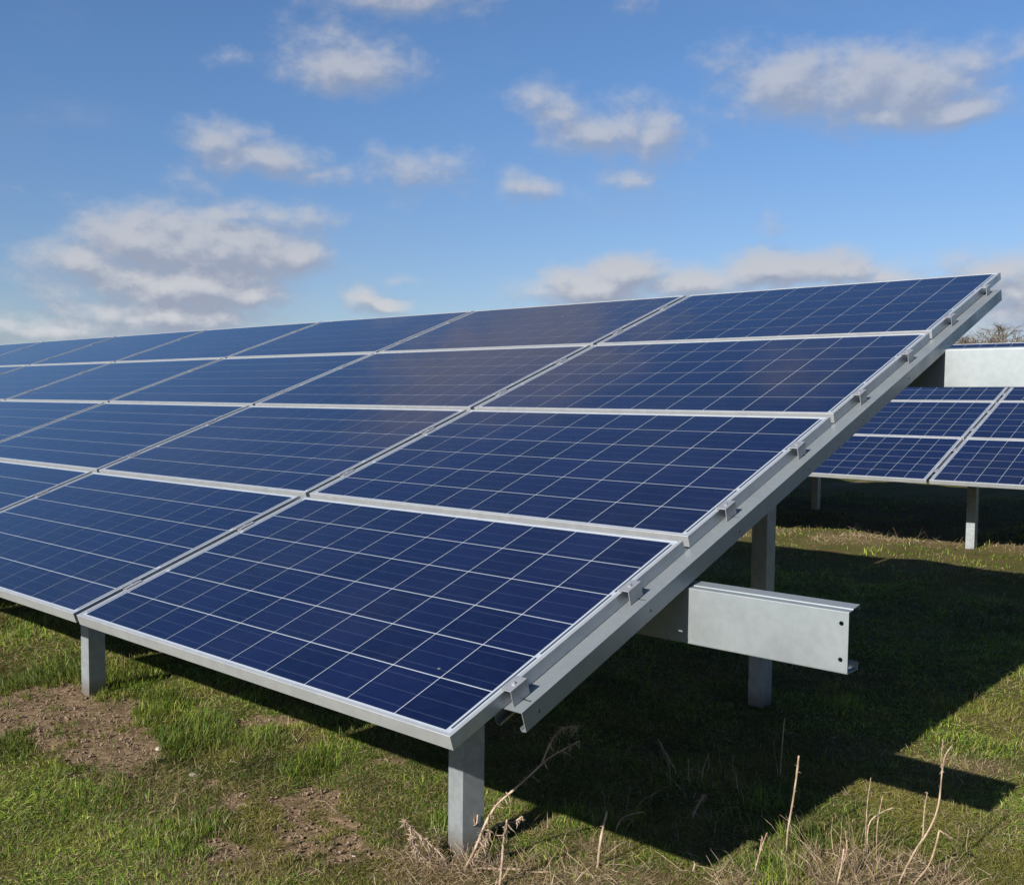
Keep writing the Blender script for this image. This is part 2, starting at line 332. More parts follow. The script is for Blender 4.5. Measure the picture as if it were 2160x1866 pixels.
k.put(bp.inputs['Height'], k.m('ADD', n1, k.m('MULTIPLY', n3, .4))); k.l.new(bp.outputs[0], b.inputs['Normal'])
me.materials.append(m)
ground = bpy.data.objects.new('ground', me); COL.objects.link(ground); tag(ground, kind='structure')

# ---------------------------------------------------------------- solar panels
T = 0.3362
PW, PH = 1.700, 0.995; PU, PV = 1.7247, 1.0229; FD = .035
NC, NR = 10, 6
CMU, CMV = .030, .019            # margin from the outer frame edge to the first cell
GU, GV = .0032, .0039
CW = (PW-2*CMU-(NC-1)*GU)/NC; CH = (PH-2*CMV-(NR-1)*GV)/NR
def frame_mesh():
    prof = [(0, 0), (.011, 0), (.011, -.005), (.0025, -.0052), (.0025, -FD+.0025), (.024, -FD+.0025), (.024, -FD), (0, -FD)]
    v = []; f = []
    for (i, z) in prof:
        v += [(-PW/2+i, i, z), (PW/2-i, i, z), (PW/2-i, PH-i, z), (-PW/2+i, PH-i, z)]
    n = len(prof)
    for a in range(n):
        b_ = (a+1) % n
        for c_ in range(4):
            d_ = (c_+1) % 4; f.append((a*4+c_, a*4+d_, b_*4+d_, b_*4+c_))
    me = mesh('panel_frame', v, f); bm = bmesh.new(); bm.from_mesh(me); bmesh.ops.recalc_face_normals(bm, faces=bm.faces)
    e = [e for e in bm.edges if all(abs(v_.co.z) < 1e-6 for v_ in e.verts) and not (abs(e.verts[0].co.x-e.verts[1].co.x) > 1e-4 and abs(e.verts[0].co.y-e.verts[1].co.y) > 1e-4)]
    bmesh.ops.bevel(bm, geom=e, offset=.0007, segments=1, affect='EDGES')
    bm.to_mesh(me); bm.free(); me.materials.append(M_ALU); return me
ME_FRAME = frame_mesh()
mb = MB(); mb.box(-PW/2+.0026, PW/2-.0026, .0026, PH-.0026, -.0051, -.0022); ME_BACK = mb.mesh('backsheet'); ME_BACK.materials.append(M_BACK)
mb = MB(); c_ = .0015
mb.add([(-CW/2+c_, -CH/2, 0), (CW/2-c_, -CH/2, 0), (CW/2, -CH/2+c_, 0), (CW/2, CH/2-c_, 0), (CW/2-c_, CH/2, 0), (-CW/2+c_, CH/2, 0), (-CW/2, CH/2-c_, 0), (-CW/2, -CH/2+c_, 0)] +
       [(x_, y_, -.0004) for x_, y_ in ((-CW/2, -CH/2), (CW/2, -CH/2), (CW/2, CH/2), (-CW/2, CH/2))], [(0, 1, 2, 3, 4, 5, 6, 7), (11, 10, 9, 8)])
ME_CELL = mb.mesh('solar_cell'); ME_CELL.materials.append(M_CELL)
mb = MB()
for i in range(NC):
    for j in range(NR):
        cx = -PW/2+CMU+CW/2+i*(CW+GU); cy = CMV+CH/2+j*(CH+GV)
        mb.add([(cx-CW/2, cy-CH/2, 0), (cx+CW/2, cy-CH/2, 0), (cx+CW/2, cy+CH/2, 0), (cx-CW/2, cy+CH/2, 0)], [(0, 1, 2, 3)])
ME_GRID = mb.mesh('cell_grid'); ME_GRID.materials.append(M_CELL)
mb = MB()
for a_, b_ in ((.028, .335), (.352, .66), (.677, PH-.028)): mb.box(-.0028, .0028, a_, b_, 0, .0003)
ME_RIB = mb.mesh('ribbon'); ME_RIB.materials.append(M_RIB)

ORD = ['first', 'second', 'third', 'fourth', 'fifth', 'sixth', 'seventh', 'eighth', 'ninth', 'tenth']
ROWN = ['bottom row', 'second row up', 'third row up', 'top row']
def panel(org, k, l, label, group, detail):
    u = org.x-(k*PU)-PW/2; v = l*PV
    tw = random.uniform(-.0012, .0012)
    e = empty('solar_panel', (u, org.y+v*cos(T), org.z+v*sin(T)), (T+random.uniform(-.0016, .0016), tw, 0))
    tag(e, label, 'solar panel', group)
    link('frame', ME_FRAME, None, e); link('backsheet', ME_BACK, None, e)
    for sx in (-1, 1): link('connecting_ribbon', ME_RIB, None, e, (sx*(PW/2-.0205), 0, -.0021))
    if detail:
        for i in range(NC):
            for j in range(NR):
                o = link('solar_cell', ME_CELL, None, e, (-PW/2+CMU+CW/2+i*(CW+GU), CMV+CH/2+j*(CH+GV), -.0016))
    else:
        o = link('cell_grid', ME_GRID, None, e, (0, 0, -.0016)); tag(o, kind='stuff')
    return e
O1 = Vector((0, 0, 0)); O2 = Vector((-1.4797-(PU-PW)/2, 7.4302, .0444))
for k in range(9):
    for l in range(4):
        if k == 0: lab = {0: 'large blue solar panel at the lower right corner of the near array', 1: 'blue solar panel at the open right end of the near array, second row up', 2: 'blue solar panel at the open right end of the near array, third row up', 3: 'blue solar panel at the raised top right corner of the near array'}[l]
        else: lab = 'near array panel, %s, %s column from the right end' % (ROWN[l], ORD[k])
        panel(O1, k, l, lab, 'panels of the near solar array', k <= 4 and not (l == 0 and k > 2))
for k in range(-3, 4):
    for l in range(4):
        side = ('%s left of' % ORD[k] if k >= 0 else '%s right of' % ORD[-k-1])
        lab = 'far array panel, %s, %s the visible column gap' % (ROWN[l], side)
        panel(O2, k, l, lab, 'panels of the far solar array', -2 <= k <= 1)

# ---------------------------------------------------------------- mounting racks
N3 = Vector((0, -sin(T), cos(T)))
def rafter_meshes(org_v0=.175, v1=3.872):
    """hat shaped rail under the panels, local x across, y up the slope, z normal to the panels; top at z=0"""
    a, b_ = -.045, .045
    slots = [l*PV+q for l in range(4) for q in (.222, .717)]
    m_ = MB(); th = .0022
    m_.box(a, .012, org_v0, v1, -th, 0)
    m_.box(.036, b_, org_v0, v1, -th, 0)
    y = org_v0
    for s_ in slots:
        m_.box(.012, .036, y, s_-.0028, -th, 0); y = s_+.0028
    m_.box(.012, .036, y, v1, -th, 0)
    for sg, e in ((1, b_), (-1, a)):
        m_.sheet([(e-sg*th*.5, -th), (e-sg*th*.5, -.050), (e-sg*.013, -.052), (e-sg*.0165, -.0435)] , th, org_v0, v1, 1)
    return m_.mesh('rafter')
ME_RAFTER = rafter_meshes(); ME_RAFTER.materials.append(M_STEEL)
# edge clamp: plate on the panel lip, web down to the rail, small foot; x to the right, y up the slope, z=0 on panel top
mb = MB(); mb.sheet([(-.0085, -.0055), (-.0085, .0035), (.0215, .0035), (.0195, -FD-.001)], .0024, -.030, .030, 1)
mb.sheet([(-.0085, .0035-.0002), (-.0115, .0035)], .0024, -.030, .030, 1)
ME_ECL = mb.mesh('edge_clamp', bevel=.0004); ME_ECL.materials.append(M_CLAMP)
mb = MB(); mb.sheet([(-.0205, .0022), (-.0075, .0022), (-.0075, -.004), (.0075, -.004), (.0075, .0022), (.0205, .0022)], .0022, -.032, .032, 1)
ME_MCL = mb.mesh('middle_clamp'); ME_MCL.materials.append(M_CLAMP)
mb = MB(); mb.cyl((0, 0, 0), (0, 0, 1), .0065, .0025, 12); mb.cyl((0, 0, .0025), (0, 0, 1), .0048, .0028, 6); mb.cyl((0, 0, .0053), (0, 0, 1), .0022, .0003, 6)
ME_CB = mb.mesh('bolt'); ME_CB.materials.append(M_CLAMP)
mb = MB(); mb.cyl((0, 0, 0), (1, 0, 0), .0042, .0012, 10); ME_HOLE_DISC = mb.mesh('hole_disc'); ME_HOLE_DISC.materials.append(M_HOLE_DARK)  # flat dark disc on the web, painted stand-in for a shaded bolt hole

def web_with_holes(x0, x1, z0, z1, y, th, holes):
    bm = bmesh.new(); ed = []
    def loop(pts):
        vs = [bm.verts.new((p[0], y, p[1])) for p in pts]
        for i in range(len(vs)): ed.append(bm.edges.new((vs[i], vs[(i+1) % len(vs)])))
    loop([(x0, z0), (x1, z0), (x1, z1), (x0, z1)])
    for (hx, hz, hr) in holes: loop([(hx+hr*cos(2*pi*i/20), hz+hr*sin(2*pi*i/20)) for i in range(20)])
    bmesh.ops.triangle_fill(bm, use_beauty=True, edges=ed)
    r = bmesh.ops.extrude_face_region(bm, geom=bm.faces[:])
    for g in r['geom']:
        if isinstance(g, bmesh.types.BMVert): g.co.y += th
    bmesh.ops.recalc_face_normals(bm, faces=bm.faces)
    bm.verts.index_update(); v = [tuple(q.co) for q in bm.verts]; f = [[w.index for w in q.verts] for q in bm.faces]; bm.free(); return v, f
def purlin(org, xa, xb, y, z0, z1, rack, holes=True, seams=()):
    m_ = MB(); th = .0028; q = org
    xb_ = xb-.06 if holes else xb
    Y0 = q.y+y; A, B = q.z+z0, q.z+z1
    m_.box(xa, xb_, Y0, Y0+th, A+.001, B-.001)
    if holes:
        v, f = web_with_holes(xb_, xb, A+.001, B-.001, Y0, th, [(xb-.018, B-.029, .0058), (xb-.018, A+.032, .0058)]); m_.add(v, f)
    # top flange rises towards the back in two steps; bottom flange with a return lip
    m_.sheet([(Y0+th*.5, B-.004), (Y0+th*.7, B), (Y0+.026, B+.0020), (Y0+.0275, B+.0045), (Y0+.066, B+.0095), (Y0+.068, B-.003)], .0024, xa, xb, 0)
    m_.sheet([(Y0+th*.5, A+.004), (Y0+th*.7, A), (Y0+.064, A), (Y0+.065, A+.018)], .0024, xa, xb, 0)
    o = m_.obj('purlin', M_STEEL, rack); return o
def post(px, py, ztop, org, rack, turn=0):
    """cold formed C post, open towards the left"""
    zb = float(ground_z(px, py))-.35; w, dp, th = .070, .080, .004
    m_ = MB()
    m_.sheet([(px-w/2, py+.016), (px-w/2, py), (px+w/2, py), (px+w/2, py+dp), (px-w/2, py+dp), (px-w/2, py+dp-.016)], th, zb, ztop, 2)
    if turn:
        Rm = Matrix.Rotation(turn, 3, 'Z'); c0 = Vector((px+w/2, py, 0)); m_.v = [tuple(Rm @ (Vector(q)-c0)+c0) for q in m_.v]
    return m_.obj('post', M_POST, rack, bevel=.0012)
def bracket(px, y0, y1, z0, z1, rack):
    m_ = MB(); m_.sheet([(px+.038, y0), (px+.038, y1)], .005, z0, z1, 2); m_.sheet([(px-.038, y0), (px-.038, y1)], .005, z0, z1, 2)
    m_.obj('bracket', M_STEEL, rack)
def rack(org, kmin, kmax, end_right, post_x, label, xright_lo, xright_up, rear_dx=-.025):
    rk = empty('mounting_rack', (org.x, org.y, float(ground_z(org.x, org.y+.7)))); inv = Matrix.Translation(-rk.location)
    tag(rk, label, 'mounting rack', 'steel racks under the solar arrays')
    kids = []
    def keep(o): o.location = o.location-rk.location if o.parent is rk else o.location; return o
    Rt = Matrix.Rotation(T, 4, 'X')
    gaps = list(range(kmin, kmax+1))
    for g in gaps:
        xg = org.x-g*PU+(PU-PW)/2
        edge = (g == kmin and end_right)
        xr = org.x+.007 if edge else xg
        base = Vector((xr, org.y, org.z))-N3*0
        ra = link('rafter', ME_RAFTER, None, rk); ra.location = Vector((xr, org.y, org.z))-N3*(FD+.002)-rk.location; ra.rotation_euler = (T, 0, 0)
        if edge:
            for v_ in (.229, .716, 1.212, 1.70, 2.165, 2.63, 3.10, 3.60):
                w = link('dark_hole_disc', ME_HOLE_DISC, None, ra, (.0448, v_, -.028))
        for l in range(4):
            for q in (.217, .712):
                v = l*PV+q+random.uniform(-.004, .004)
                cl = link('edge_clamp' if edge else 'middle_clamp', ME_ECL if edge else ME_MCL, None, rk)
                cl.location = Vector((org.x if edge else xg, org.y+v*cos(T), org.z+v*sin(T)))-rk.location
                cl.rotation_euler = (T, 0, random.uniform(-.02, .02))
                link('bolt', ME_CB, None, cl, (.007, 0, .0047) if edge else (0, 0, -.0029))
    xa = org.x-kmax*PU-.6
    for o in (purlin(org, xa, xright_lo, .888, .056, .207, rk), purlin(org, xa, xright_up, 2.915, .779, .931, rk, holes=True)):
        o.location = -rk.location
    for px in post_x:
        for (dxx, y, zt, ya) in ((0, .668, .125, .888), (rear_dx, 2.69, .80, 2.915)):
            o = post(px+dxx, org.y+y, org.z+zt, org, rk, R(-10) if (px == post_x[0] and dxx == 0 and end_right) else 0); o.location = -rk.location
            n0 = len(rk.children); bracket(px+dxx, org.y+y+.083, org.y+ya, org.z+zt-.10, org.z+zt-.0, rk)
    for ch in rk.children:
        if ch.name.startswith('bracket'): ch.location = -rk.location
    return rk
rack(O1, 0, 9, True, [-.616-2.385*i for i in range(7)], 'galvanised rack of posts, beams and rails carrying the near solar array', .492, 1.15)
rack(O2, -3, 4, False, [-1.32+2.385*i for i in (-3, -2, -1, 0, 1)], 'galvanised rack in shade carrying the far solar array', 3.9, 3.9, .06)

# ---------------------------------------------------------------- grass blades (one mesh, colours per blade)
def cam_wedge(n, r0, r1, half=42, yaw=YAW+.045):
    r = np.sqrt(RNG.uniform(r0*r0, r1*r1, n)); a = yaw+RNG.uniform(-R(half), R(half), n)
    return CAM.x+np.sin(a)*r, CAM.y+np.cos(a)*r
def blades(x, y, h, w, col, lean, curve=.5, yawr=None):
    n = len(x); z = ground_z(x, y)-.004
    az_ = RNG.uniform(0, 2*pi, n) if yawr is None else yawr
    lx, ly = np.cos(az_), np.sin(az_); fx = RNG.uniform(0, 2*pi, n)
    sx, sy = np.cos(fx)*.5*w, np.sin(fx)*.5*w
    p0 = np.stack([x, y, z], 1); side = np.stack([sx, sy, 0*sx], 1)
    l1 = lean*(1-curve*.6); l2 = np.clip(lean*(1+curve), 0, 1.75)
    d1 = np.stack([lx*np.sin(l1), ly*np.sin(l1), np.cos(l1)], 1)*(h*.55)[:, None]
    d2 = np.stack([lx*np.sin(l2), ly*np.sin(l2), np.cos(l2)], 1)*(h*.45)[:, None]
    p1 = p0+d1; p2 = p1+d2; p2[:, 2] = np.maximum(p2[:, 2], z+.004)
    V = np.stack([p0-side, p0+side, p1+side*.8, p1-side*.8, p2], 1).reshape(-1, 3)
    C_ = np.repeat(col, 5, 0)
    return V, C_
def blade_mesh(name, parts, mat):
    V = np.concatenate([p[0] for p in parts]); C_ = np.concatenate([p[1] for p in parts]); n = len(V)//5
    me = bpy.data.meshes.new(name); me.vertices.add(len(V)); me.vertices.foreach_set('co', V.ravel().astype('f'))
    b0 = (np.arange(n)*5)[:, None]
    lv = np.concatenate([b0+np.array([0, 1, 2, 3]), b0+np.array([3, 2, 4])], 1).ravel()
    me.loops.add(len(lv)); me.loops.foreach_set('vertex_index', lv.astype('i'))
    st = np.stack([np.arange(n)*7, np.arange(n)*7+4], 1).ravel(); tt = np.tile([4, 3], n)
    me.polygons.add(2*n); me.polygons.foreach_set('loop_start', st.astype('i')); me.polygons.foreach_set('loop_total', tt.astype('i'))
    me.update(calc_edges=True)
    a = me.attributes.new('tint', 'FLOAT_COLOR', 'POINT'); a.data.foreach_set('color', np.concatenate([C_, np.ones((len(C_), 1))], 1).ravel().astype('f'))
    me.materials.append(mat); return me
m, k, b = material('grass_blade')
a_ = k.node('ShaderNodeAttribute', attribute_name='tint')
k.put(b.inputs['Base Color'], a_.outputs['Color']); b.inputs['Roughness'].default_value = .55; b.inputs['Specular IOR Level'].default_value = .22
tr = k.node('ShaderNodeBsdfTranslucent'); k.put(tr.inputs[0], k.mix(1., a_.outputs['Color'], (1.05, 1.1, .5, 1), 'MULTIPLY'))
ms = k.node('ShaderNodeMixShader'); ms.inputs[0].default_value = .25
k.l.new(b.outputs[0], ms.inputs[1]); k.l.new(tr.outputs[0], ms.inputs[2]); k.l.new(ms.outputs[0], k.n['Material Output'].inputs[0])
M_GRASS = m
PAL = np.array([(.100, .162, .014), (.066, .126, .012), (.145, .185, .020), (.125, .158, .022), (.215, .225, .055), (.048, .102, .012)])
STR = np.array([(.27, .20, .115), (.20, .145, .08), (.32, .26, .165), (.165, .108, .062)])
def grass_cols(x, y, straw):
    n = len(x); c = PAL[RNG.integers(0, len(PAL), n)]*RNG.uniform(.55, 1.5, (n, 1))
    lf = (fbm(x, y, 1.7, 4, 61)+.5*fbm(x, y, 7., 3, 62))[:, None]; c = c*np.clip(1.05+1.15*lf, .3, 2.0)
    yel = np.clip(fbm(x, y, 3.7, 3, 63)[:, None]*1.6+.06, 0, .7); c = c*(1-yel)+yel*np.array([(.185, .165, .032)])
    s_ = RNG.uniform(0, 1, n) < straw; c[s_] = STR[RNG.integers(0, 4, s_.sum())]*RNG.uniform(.7, 1.15, (s_.sum(), 1))
    return c
GP = []
def turf(n, r0, r1, wmul, hmul, half=42):
    x, y = cam_wedge(n, r0, r1, half)
    so = soil_mask(x, y); keep_ = RNG.uniform(0, 1, n) > so*1.02
    x, y, so = x[keep_], y[keep_], so[keep_]; n = len(x)
    tf = tuft_mask(x, y); st = straw_mask(x, y)
    rel = np.clip(.11+.62*st-.12*tf, .05, .85)
    cl = np.clip(1+1.3*fbm(x, y, 6.5, 3, 65), .45, 1.9); h = (.011+.026*RNG.uniform(0, 1, n)**2)*cl*(1+1.0*tf)*(1-.35*so)*hmul*(1-.25*st)
    w = RNG.uniform(.0011, .0026, n)*wmul*(1+.2*tf)
    lean = np.clip(RNG.normal(.85, .5, n)+.35*st-.2*tf, .02, 1.55)
    # blades of one patch lie roughly the same way
    yw = 2*pi*(fbm(x, y, 1.1, 3, 71)*1.2)+RNG.normal(0, 1.9, n)
    GP.append(blades(x, y, h, w, grass_cols(x, y, rel), lean, RNG.uniform(.2, .9, n), yw))
turf(250000, 1.5, 3.4, 1.0, 1.0); turf(130000, 3.4, 5.2, 1.2, 1.0, 40); turf(110000, 5.2, 8.5, 1.7, 1.15, 38); turf(80000, 8.5, 15., 2.9, 1.35, 36)
# longer blades in the tufts
x, y = cam_wedge(260000, 1.6, 5.5); tm = blobs(x+.04*fbm(x, y, 9, 2, 81), y+.04*fbm(x, y, 9, 2, 82), TUFTS); kk = (RNG.uniform(0, 1, len(x)) < tm*.75) & (soil_mask(x, y) < .6)
x, y, tm = x[kk], y[kk], tm[kk]; n = len(x)
gc = np.array([(.050, .090, .014), (.070, .105, .016), (.105, .130, .022)])[RNG.integers(0, 3, n)]*RNG.uniform(.7, 1.2, (n, 1))
GP.append(blades(x, y, (.028+.046*RNG.uniform(0, 1, n)**1.4)*(.6+.4*tm), RNG.uniform(.002, .0036, n), gc, np.clip(RNG.normal(.55, .3, n), .05, 1.4), RNG.uniform(.4, 1., n), 2*pi*fbm(x, y, 2.2, 2, 72)+RNG.normal(0, .8, n)))
# short understorey of clipped single blades lying in every direction
def tri_blades(n, r0, r1, half):
    x, y = cam_wedge(n, r0, r1, half); so = soil_mask(x, y); kk = RNG.uniform(0, 1, n) > so*.97; x, y = x[kk], y[kk]; n = len(x)
    st = straw_mask(x, y); dd = np.hypot(x-CAM.x, y-CAM.y)
    z = ground_z(x, y)+RNG.uniform(-.001, .006, n); a = RNG.uniform(0, 2*pi, n); L = RNG.uniform(.008, .030, n)*np.clip(dd/3.2, 1, 3); el_ = RNG.uniform(-.1, .75, n)**1.0
    d_ = np.stack([np.cos(a)*np.cos(el_), np.sin(a)*np.cos(el_), np.sin(el_)], 1)*L[:, None]
    w = RNG.uniform(.0012, .0024, n)*np.clip(dd/3.2, 1, 3)*.5; rl = RNG.uniform(-1.2, 1.2, n)
    s_ = np.stack([-np.sin(a)*np.cos(rl), np.cos(a)*np.cos(rl), np.sin(rl)], 1)*w[:, None]
    p0 = np.stack([x, y, z], 1); V = np.stack([p0-s_, p0+s_, p0+d_], 1).reshape(-1, 3)
    C_ = np.repeat(grass_cols(x, y, np.clip(.22+.6*st, 0, .85))*.85, 3, 0); return V, C_
TP = [tri_blades(420000, 1.5, 4.0, 42), tri_blades(200000, 4.0, 8.0, 38)]
V = np.concatenate([q[0] for q in TP]); C_ = np.concatenate([q[1] for q in TP]); n = len(V)//3
me = bpy.data.meshes.new('turf_thatch'); me.vertices.add(len(V)); me.vertices.foreach_set('co', V.ravel().astype('f'))
me.loops.add(3*n); me.loops.foreach_set('vertex_index', np.arange(3*n, dtype='i')); me.polygons.add(n)
me.polygons.foreach_set('loop_start', np.arange(0, 3*n, 3, dtype='i')); me.polygons.foreach_set('loop_total', np.full(n, 3, 'i')); me.update(calc_edges=True)
a = me.attributes.new('tint', 'FLOAT_COLOR', 'POINT'); a.data.foreach_set('color', np.concatenate([C_, np.ones((len(C_), 1))], 1).ravel().astype('f'))
tag(link('turf_thatch', me, M_GRASS), 'matted short blades at the foot of the field grass', 'grass', kind='stuff')
g = link('grass', blade_mesh('grass', GP, M_GRASS)); tag(g, 'short rough green and yellow field grass', 'grass', kind='stuff')

# dead straw litter lying on the turf
SP = []
x, y = cam_wedge(300000, 1.5, 12.); s1 = blobs(x+.04*fbm(x, y, 9, 2, 91), y+.04*fbm(x, y, 9, 2, 92), STRAW)
dd = np.hypot(x-CAM.x, y-CAM.y)
kk = (RNG.uniform(0, 1, len(x)) < np.maximum(s1*np.where(dd < 5, .9, .30), .03)); x, y, s1, dd = x[kk], y[kk], s1[kk], dd[kk]; n = len(x)
sc = STR[RNG.integers(0, 4, n)]*RNG.uniform(.8, 1.45, (n, 1))
SP.append(blades(x, y, RNG.uniform(.03, .13, n)*(.5+.5*s1), RNG.uniform(.0014, .0030, n)*np.where(dd > 5, 2, 1), sc, np.clip(RNG.normal(1.25, .3, n), .2, 1.6), RNG.uniform(0, .25, n)))
s_ = link('straw_litter', blade_mesh('straw_litter', SP, M_GRASS)); tag(s_, 'dry pale straw lying on the turf', 'straw', kind='stuff')

# ---------------------------------------------------------------- clods, stones
def rock_mesh(name, r, seed, flat=.6, sub=1):
    bm = bmesh.new(); bmesh.ops.create_icosphere(bm, subdivisions=sub, radius=1)
    for v in bm.verts:
        k_ = .78+.5*noise.noise(v.co*1.4+Vector((seed*3.1, seed, 0))); v.co = Vector((v.co.x*k_, v.co.y*k_*.8, v.co.z*k_*flat))*r
    me = bpy.data.meshes.new(name); bm.to_mesh(me); bm.free(); return me
V = []; F = []
x, y = cam_wedge(300000, 1.6, 6.5); so = soil_mask(x, y); kk = RNG.uniform(0, 1, len(x)) < (so-.35)*.9; x, y = x[kk][:15000], y[kk][:15000]
z = ground_z(x, y)
ico = rock_mesh('tmp', 1, 3, .75, 1); base_v = np.array([v.co[:] for v in ico.vertices]); base_f = np.array([p.vertices[:] for p in ico.polygons])
n = len(x); rs = .0015+.0075*RNG.uniform(0, 1, n)**5; an = RNG.uniform(0, 2*pi, n)
ca, sa = np.cos(an)[:, None], np.sin(an)[:, None]
jit = 1+.35*RNG.normal(0, 1, (n, len(base_v))).clip(-1.5, 1.5)
bx = base_v[None, :, 0]*jit; by = base_v[None, :, 1]*jit; bz = base_v[None, :, 2]*jit
VX = x[:, None]+rs[:, None]*(bx*ca-by*sa); VY = y[:, None]+rs[:, None]*(bx*sa+by*ca); VZ = z[:, None]+.001+rs[:, None]*bz
V = np.stack([VX, VY, VZ], -1).reshape(-1, 3); F = (base_f[None]+(np.arange(n)*len(base_v))[:, None, None]).reshape(-1, 3)
me = bpy.data.meshes.new('soil_clods'); me.vertices.add(len(V)); me.vertices.foreach_set('co', V.ravel().astype('f'))
me.loops.add(F.size); me.loops.foreach_set('vertex_index', F.ravel().astype('i')); me.polygons.add(len(F))
me.polygons.foreach_set('loop_start', np.arange(0, F.size, 3, dtype='i')); me.polygons.foreach_set('loop_total', np.full(len(F), 3, 'i')); me.update(calc_edges=True)
m, k, b = material('dry_earth'); geo = k.node('ShaderNodeNewGeometry'); n1 = k.noise(geo.outputs['Position'], 30, 4, .6)
k.put(b.inputs['Base Color'], k.mix(k.smooth(n1, .35, .65), (.090, .060, .038, 1), (.195, .140, .092, 1))); b.inputs['Roughness'].default_value = .95
o = link('soil_clods', me, m); tag(o, 'loose crumbs of dry brown earth', 'soil', kind='stuff')
m, k, b = material('pale_flint'); n1 = k.noise(k.node('ShaderNodeTexCoord').outputs['Object'], 40, 4, .6)
k.put(b.inputs['Base Color'], k.mix(k.smooth(n1, .4, .6), (.20, .16, .13, 1), (.32, .28, .23, 1))); b.inputs['Roughness'].default_value = .8; M_STONE = m
for (sx_, sy_, r_, lab) in ((-1.755, .464, .020, 'small pale flat stone in the turf right of the bare soil patch'), (-2.098, .523, .020, 'pinkish rounded stone on the bare earth beside the dark grass tuft'), (-.82, .44, .008, 'tiny white stone near the dead stalks left of the front post')):
    o = link('stone', rock_mesh('stone', r_, sx_*7, .40, 2), M_STONE, None, (sx_, sy_, float(ground_z(sx_, sy_))+r_*.15)); tag(o, lab, 'stone')

